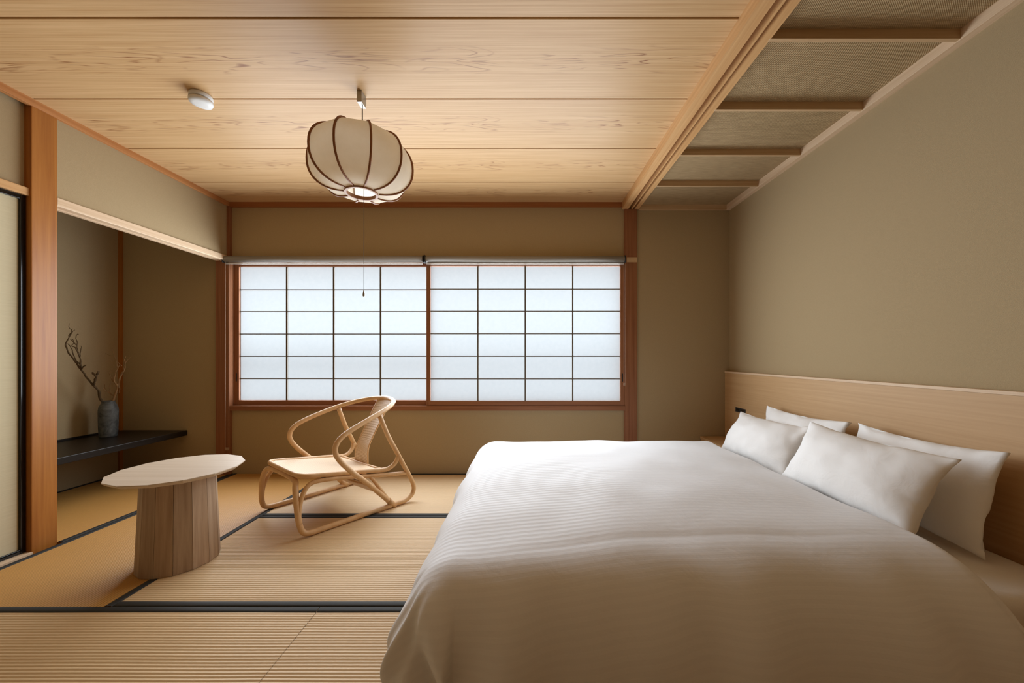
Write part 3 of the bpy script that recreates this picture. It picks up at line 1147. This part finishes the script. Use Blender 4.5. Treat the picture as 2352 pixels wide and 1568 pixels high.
# ------------------------------------------------------------------ alcove shelf, vase, branches
sh = empty('alcove_shelf', (-3.41, 2.75, 0.354))
tag(sh, 'dark low shelf board running along the alcove wall', 'shelf')
MB().box(-3.718 + 3.41, -3.105 + 3.41, 2.102 - 2.75, YB - 0.001 - 2.75, 0.0, 0.048, 0.003).build('board', M['shelf'], sh)
MB().box(-3.7185 + 3.41, -3.70 + 3.41, 2.102 - 2.75, YB - 0.036 - 2.75, 0.048, 0.062, 0.001).build('back_lip', M['shelf'], sh)
VX, VY, VZ = px(249, 1008, 3.10).x, 3.10, 0.4024
va = MB()
prof = [(0.0, 0.0), (0.050, 0.0), (0.054, 0.006), (0.057, 0.05), (0.059, 0.12), (0.060, 0.19), (0.060, 0.225), (0.056, 0.252), (0.046, 0.278), (0.041, 0.287), (0.040, 0.297), (0.042, 0.302), (0.039, 0.303), (0.036, 0.296), (0.037, 0.284), (0.045, 0.25), (0.05, 0.1), (0.0, 0.02)]
va.lathe(prof, 36)
vase = va.build('vase', M['vase'], None, (VX, VY, VZ))
tag(vase, 'dark grey stoneware bottle vase standing on the alcove shelf', 'vase')


def zoom(x, y):
    return 120 + x / 4.612, 720 + y / 4.612


def branch(name, strokes, mat, label, seed, dy=0.0, y0=0.0):
    random.seed(seed)
    mb = MB()
    base = Vector((VX, VY, VZ + 0.10))
    for pts, r0, r1, depth in strokes:
        P = []
        for k, (x, y) in enumerate(pts):
            u, v = zoom(x, y)
            yy = VY + y0 + dy * min(1.0, max(0.0, (960 - y) / 600.0)) + depth * k / max(1, len(pts) - 1)
            P.append(px(u, v, yy))
        P = bez(P, 3)
        n = len(P)
        for k, p in enumerate(P):
            if 0 < k < n - 1:
                P[k] = p + Vector((random.uniform(-1, 1), random.uniform(-1, 1), random.uniform(-1, 1))) * 0.0022
        rad = [(r0 + (r1 - r0) * k / (n - 1)) * 1.75 * random.uniform(0.8, 1.25) for k in range(n)]
        mb.tube(P, rad, 6)
    o = mb.build(name, mat)
    tag(o, label, 'branch', 'bare branches in the vase')
    return o


branch('dry_branch', [
    ([(580, 1180), (570, 1040), (556, 975), (506, 890), (488, 815), (440, 762), (380, 700), (310, 600), (230, 490), (160, 390), (147, 320), (170, 265), (210, 200), (238, 172)], 0.0060, 0.0014, 0.0),
    ([(440, 762), (452, 710), (468, 655), (490, 612)], 0.0045, 0.0035, 0.02),
    ([(462, 668), (440, 640), (425, 622)], 0.0035, 0.0030, 0.01),
    ([(310, 600), (300, 540), (255, 500), (225, 440), (205, 360), (165, 320)], 0.0032, 0.0014, 0.05),
    ([(310, 590), (330, 558), (358, 545)], 0.0030, 0.0016, 0.0),
    ([(300, 560), (295, 480), (275, 400), (260, 340), (268, 290)], 0.0030, 0.0012, 0.05),
    ([(280, 420), (245, 360), (205, 345), (230, 310), (215, 270)], 0.0022, 0.0011, 0.03),
    ([(260, 340), (222, 300), (190, 270)], 0.0020, 0.0011, 0.0),
    ([(210, 200), (185, 215), (170, 240)], 0.0020, 0.0010, 0.0),
    ([(210, 195), (200, 172), (215, 160)], 0.0018, 0.0009, 0.0),
    ([(262, 300), (250, 250), (268, 215), (280, 222)], 0.0018, 0.0009, 0.0),
    ([(240, 500), (215, 470), (175, 410)], 0.0025, 0.0014, 0.0),
    ([(290, 470), (300, 400), (305, 340)], 0.0018, 0.0009, 0.02),
    ([(205, 178), (184, 155), (178, 130), (183, 105)], 0.0010, 0.0007, 0.02),
], M['twig'], 'dark bare branch leaning left out of the vase', 3, -0.27, -0.015)
branch('dry_branch', [
    ([(620, 1180), (632, 1040), (640, 975), (656, 890), (680, 820), (688, 760), (655, 722), (668, 650), (690, 580), (715, 545), (735, 552)], 0.0052, 0.0014, -0.02),
    ([(688, 770), (712, 700), (735, 640), (765, 590), (770, 530), (790, 500), (825, 462)], 0.0040, 0.0013, 0.06),
    ([(770, 525), (768, 480), (775, 455)], 0.0020, 0.0012, 0.0),
    ([(712, 700), (708, 780), (712, 830), (690, 850)], 0.0022, 0.0013, 0.03),
    ([(655, 722), (630, 690), (612, 640), (608, 615)], 0.0028, 0.0013, 0.04),
    ([(640, 705), (650, 660), (662, 615)], 0.0020, 0.0010, 0.0),
    ([(654, 872), (620, 850), (590, 828), (550, 820), (545, 795)], 0.0026, 0.0012, -0.05),
    ([(590, 828), (560, 790), (550, 740)], 0.0018, 0.0009, -0.02),
    ([(612, 840), (608, 770), (625, 720)], 0.0018, 0.0010, 0.02),
    ([(690, 575), (680, 520), (660, 450), (640, 380), (648, 340)], 0.0014, 0.0007, 0.05),
    ([(660, 450), (600, 440), (565, 420)], 0.0011, 0.0006, 0.03),
    ([(715, 545), (700, 520), (682, 505)], 0.0014, 0.0008, 0.0),
    ([(735, 640), (760, 600), (752, 570)], 0.0016, 0.0009, 0.0),
], M['twig_pale'], 'paler bare branch leaning right out of the vase', 8, 0.0, 0.015)

# ------------------------------------------------------------------ pendant lamp
LX, LY = -0.876, 1.975
lamp = empty('pendant_lamp', (LX, LY, ZC))
tag(lamp, 'pumpkin-shaped paper pendant lamp with brown wooden ribs', 'lamp')
MB().box(-0.013, 0.013, -0.03, 0.03, -0.062, 0.0, 0.002).build('ceiling_mount', M['steel'], lamp)
MB().tube([(0.004, 0, -0.06), (0.004, 0, -0.30)], 0.0032, 8).build('cord', M['cord'], lamp)
NR = 10
zb_, zt_ = 1.965 - ZC, 2.268 - ZC
zm, hh = (zb_ + zt_) / 2, (zt_ - zb_) / 2


def shade_prof(k):
    """k 0..1 bottom ring to top ring"""
    a = -PI / 2 + PI * k
    ca, sa = math.cos(a), math.sin(a)
    r = 0.086 + 0.176 * abs(ca) ** 0.80
    z = zm + hh * math.copysign(abs(sa) ** 0.92, sa)
    return r, z


KN = 22
for q in range(NR):
    a0, a1 = 2 * PI * (q + 0.42) / NR, 2 * PI * (q + 1.42) / NR

    def panel(i, j, a0=a0, a1=a1):
        r, z = shade_prof(j)
        p0 = Vector((r * math.cos(a0), r * math.sin(a0), z))
        p1 = Vector((r * math.cos(a1), r * math.sin(a1), z))
        p = p0.lerp(p1, i)
        am = (a0 + a1) / 2
        sag = 0.10 * r * (1 - (2 * i - 1) ** 2) * math.sin(PI * j)
        bow = (r * (1 - math.cos(PI / NR))) * (1 - (2 * i - 1) ** 2) * 0.35
        return p + Vector((math.cos(am), math.sin(am), 0)) * (bow - 0.0 * sag) * math.sin(PI * j) - Vector((math.cos(am), math.sin(am), 0)) * 0.002
    MB().grid(panel, 8, KN, True, False).build('shade_panel', M['lamp_paper'], lamp)
    rib = [(lambda rz: Vector(((rz[0] + 0.003) * math.cos(a0), (rz[0] + 0.003) * math.sin(a0), rz[1])))(shade_prof(k / KN)) for k in range(KN + 1)]
    MB().tube(rib, 0.0056, 8).build('rib', M['lamp_wood'], lamp)


def hoop_ring(r, z0, z1, w, name, mat):
    n = 40
    prof = [(r, z0), (r + w, z0), (r + w, z1), (r, z1), (r, z0)]
    return MB().lathe(prof, n, smooth=False).build(name, mat, lamp)


hoop_ring(0.074, zb_ - 0.010, zb_ + 0.010, 0.011, 'bottom_ring', M['lamp_ring'])
hoop_ring(0.074, zt_ - 0.008, zt_ + 0.006, 0.011, 'top_ring', M['lamp_wood'])
MB().lathe([(0.0, 0.0), (0.022, 0.0), (0.024, -0.05), (0.018, -0.07), (0.0, -0.07)], 20, (0.004, 0, -0.28)).build('bulb_holder', M['white_plastic'], lamp)
MB().lathe([(0.0, -0.075), (0.018, -0.072), (0.026, -0.05), (0.034, -0.02), (0.034, 0.0), (0.026, 0.022), (0.013, 0.034), (0.012, 0.055)], 20, (0.004, 0, -0.41)).build('bulb', M['white_plastic'], lamp)
cx_ = 0.012
pc = MB().tube([(cx_, 0, -0.42), (cx_, 0, 1.44 - ZC)], 0.0009, 6).build('pull_cord', M['pull'], lamp)
MB().lathe([(0.0, 0.0), (0.0045, 0.001), (0.0068, 0.006), (0.0062, 0.014), (0.0030, 0.030), (0.0012, 0.038), (0.0, 0.039)], 14, (cx_, 0, 1.402 - ZC)).build('pull_knob', M['steel'], pc)

# ------------------------------------------------------------------ smoke detector
sd = empty('smoke_detector', (-1.752, 1.985, ZC))
tag(sd, 'round white smoke detector on the ceiling boards', 'smoke detector')
MB().lathe([(0.0, 0.0), (0.050, 0.0), (0.052, -0.006), (0.052, -0.024), (0.0, -0.024)], 36).build('base', M['white_plastic'], sd)
MB().lathe([(0.045, -0.023), (0.045, -0.030)], 36).build('vent_gap', M['grey_gap'], sd)
MB().lathe([(0.0, -0.029), (0.053, -0.029), (0.0535, -0.038), (0.050, -0.046), (0.030, -0.049), (0.0, -0.050)], 36).build('cover', M['white_plastic'], sd)
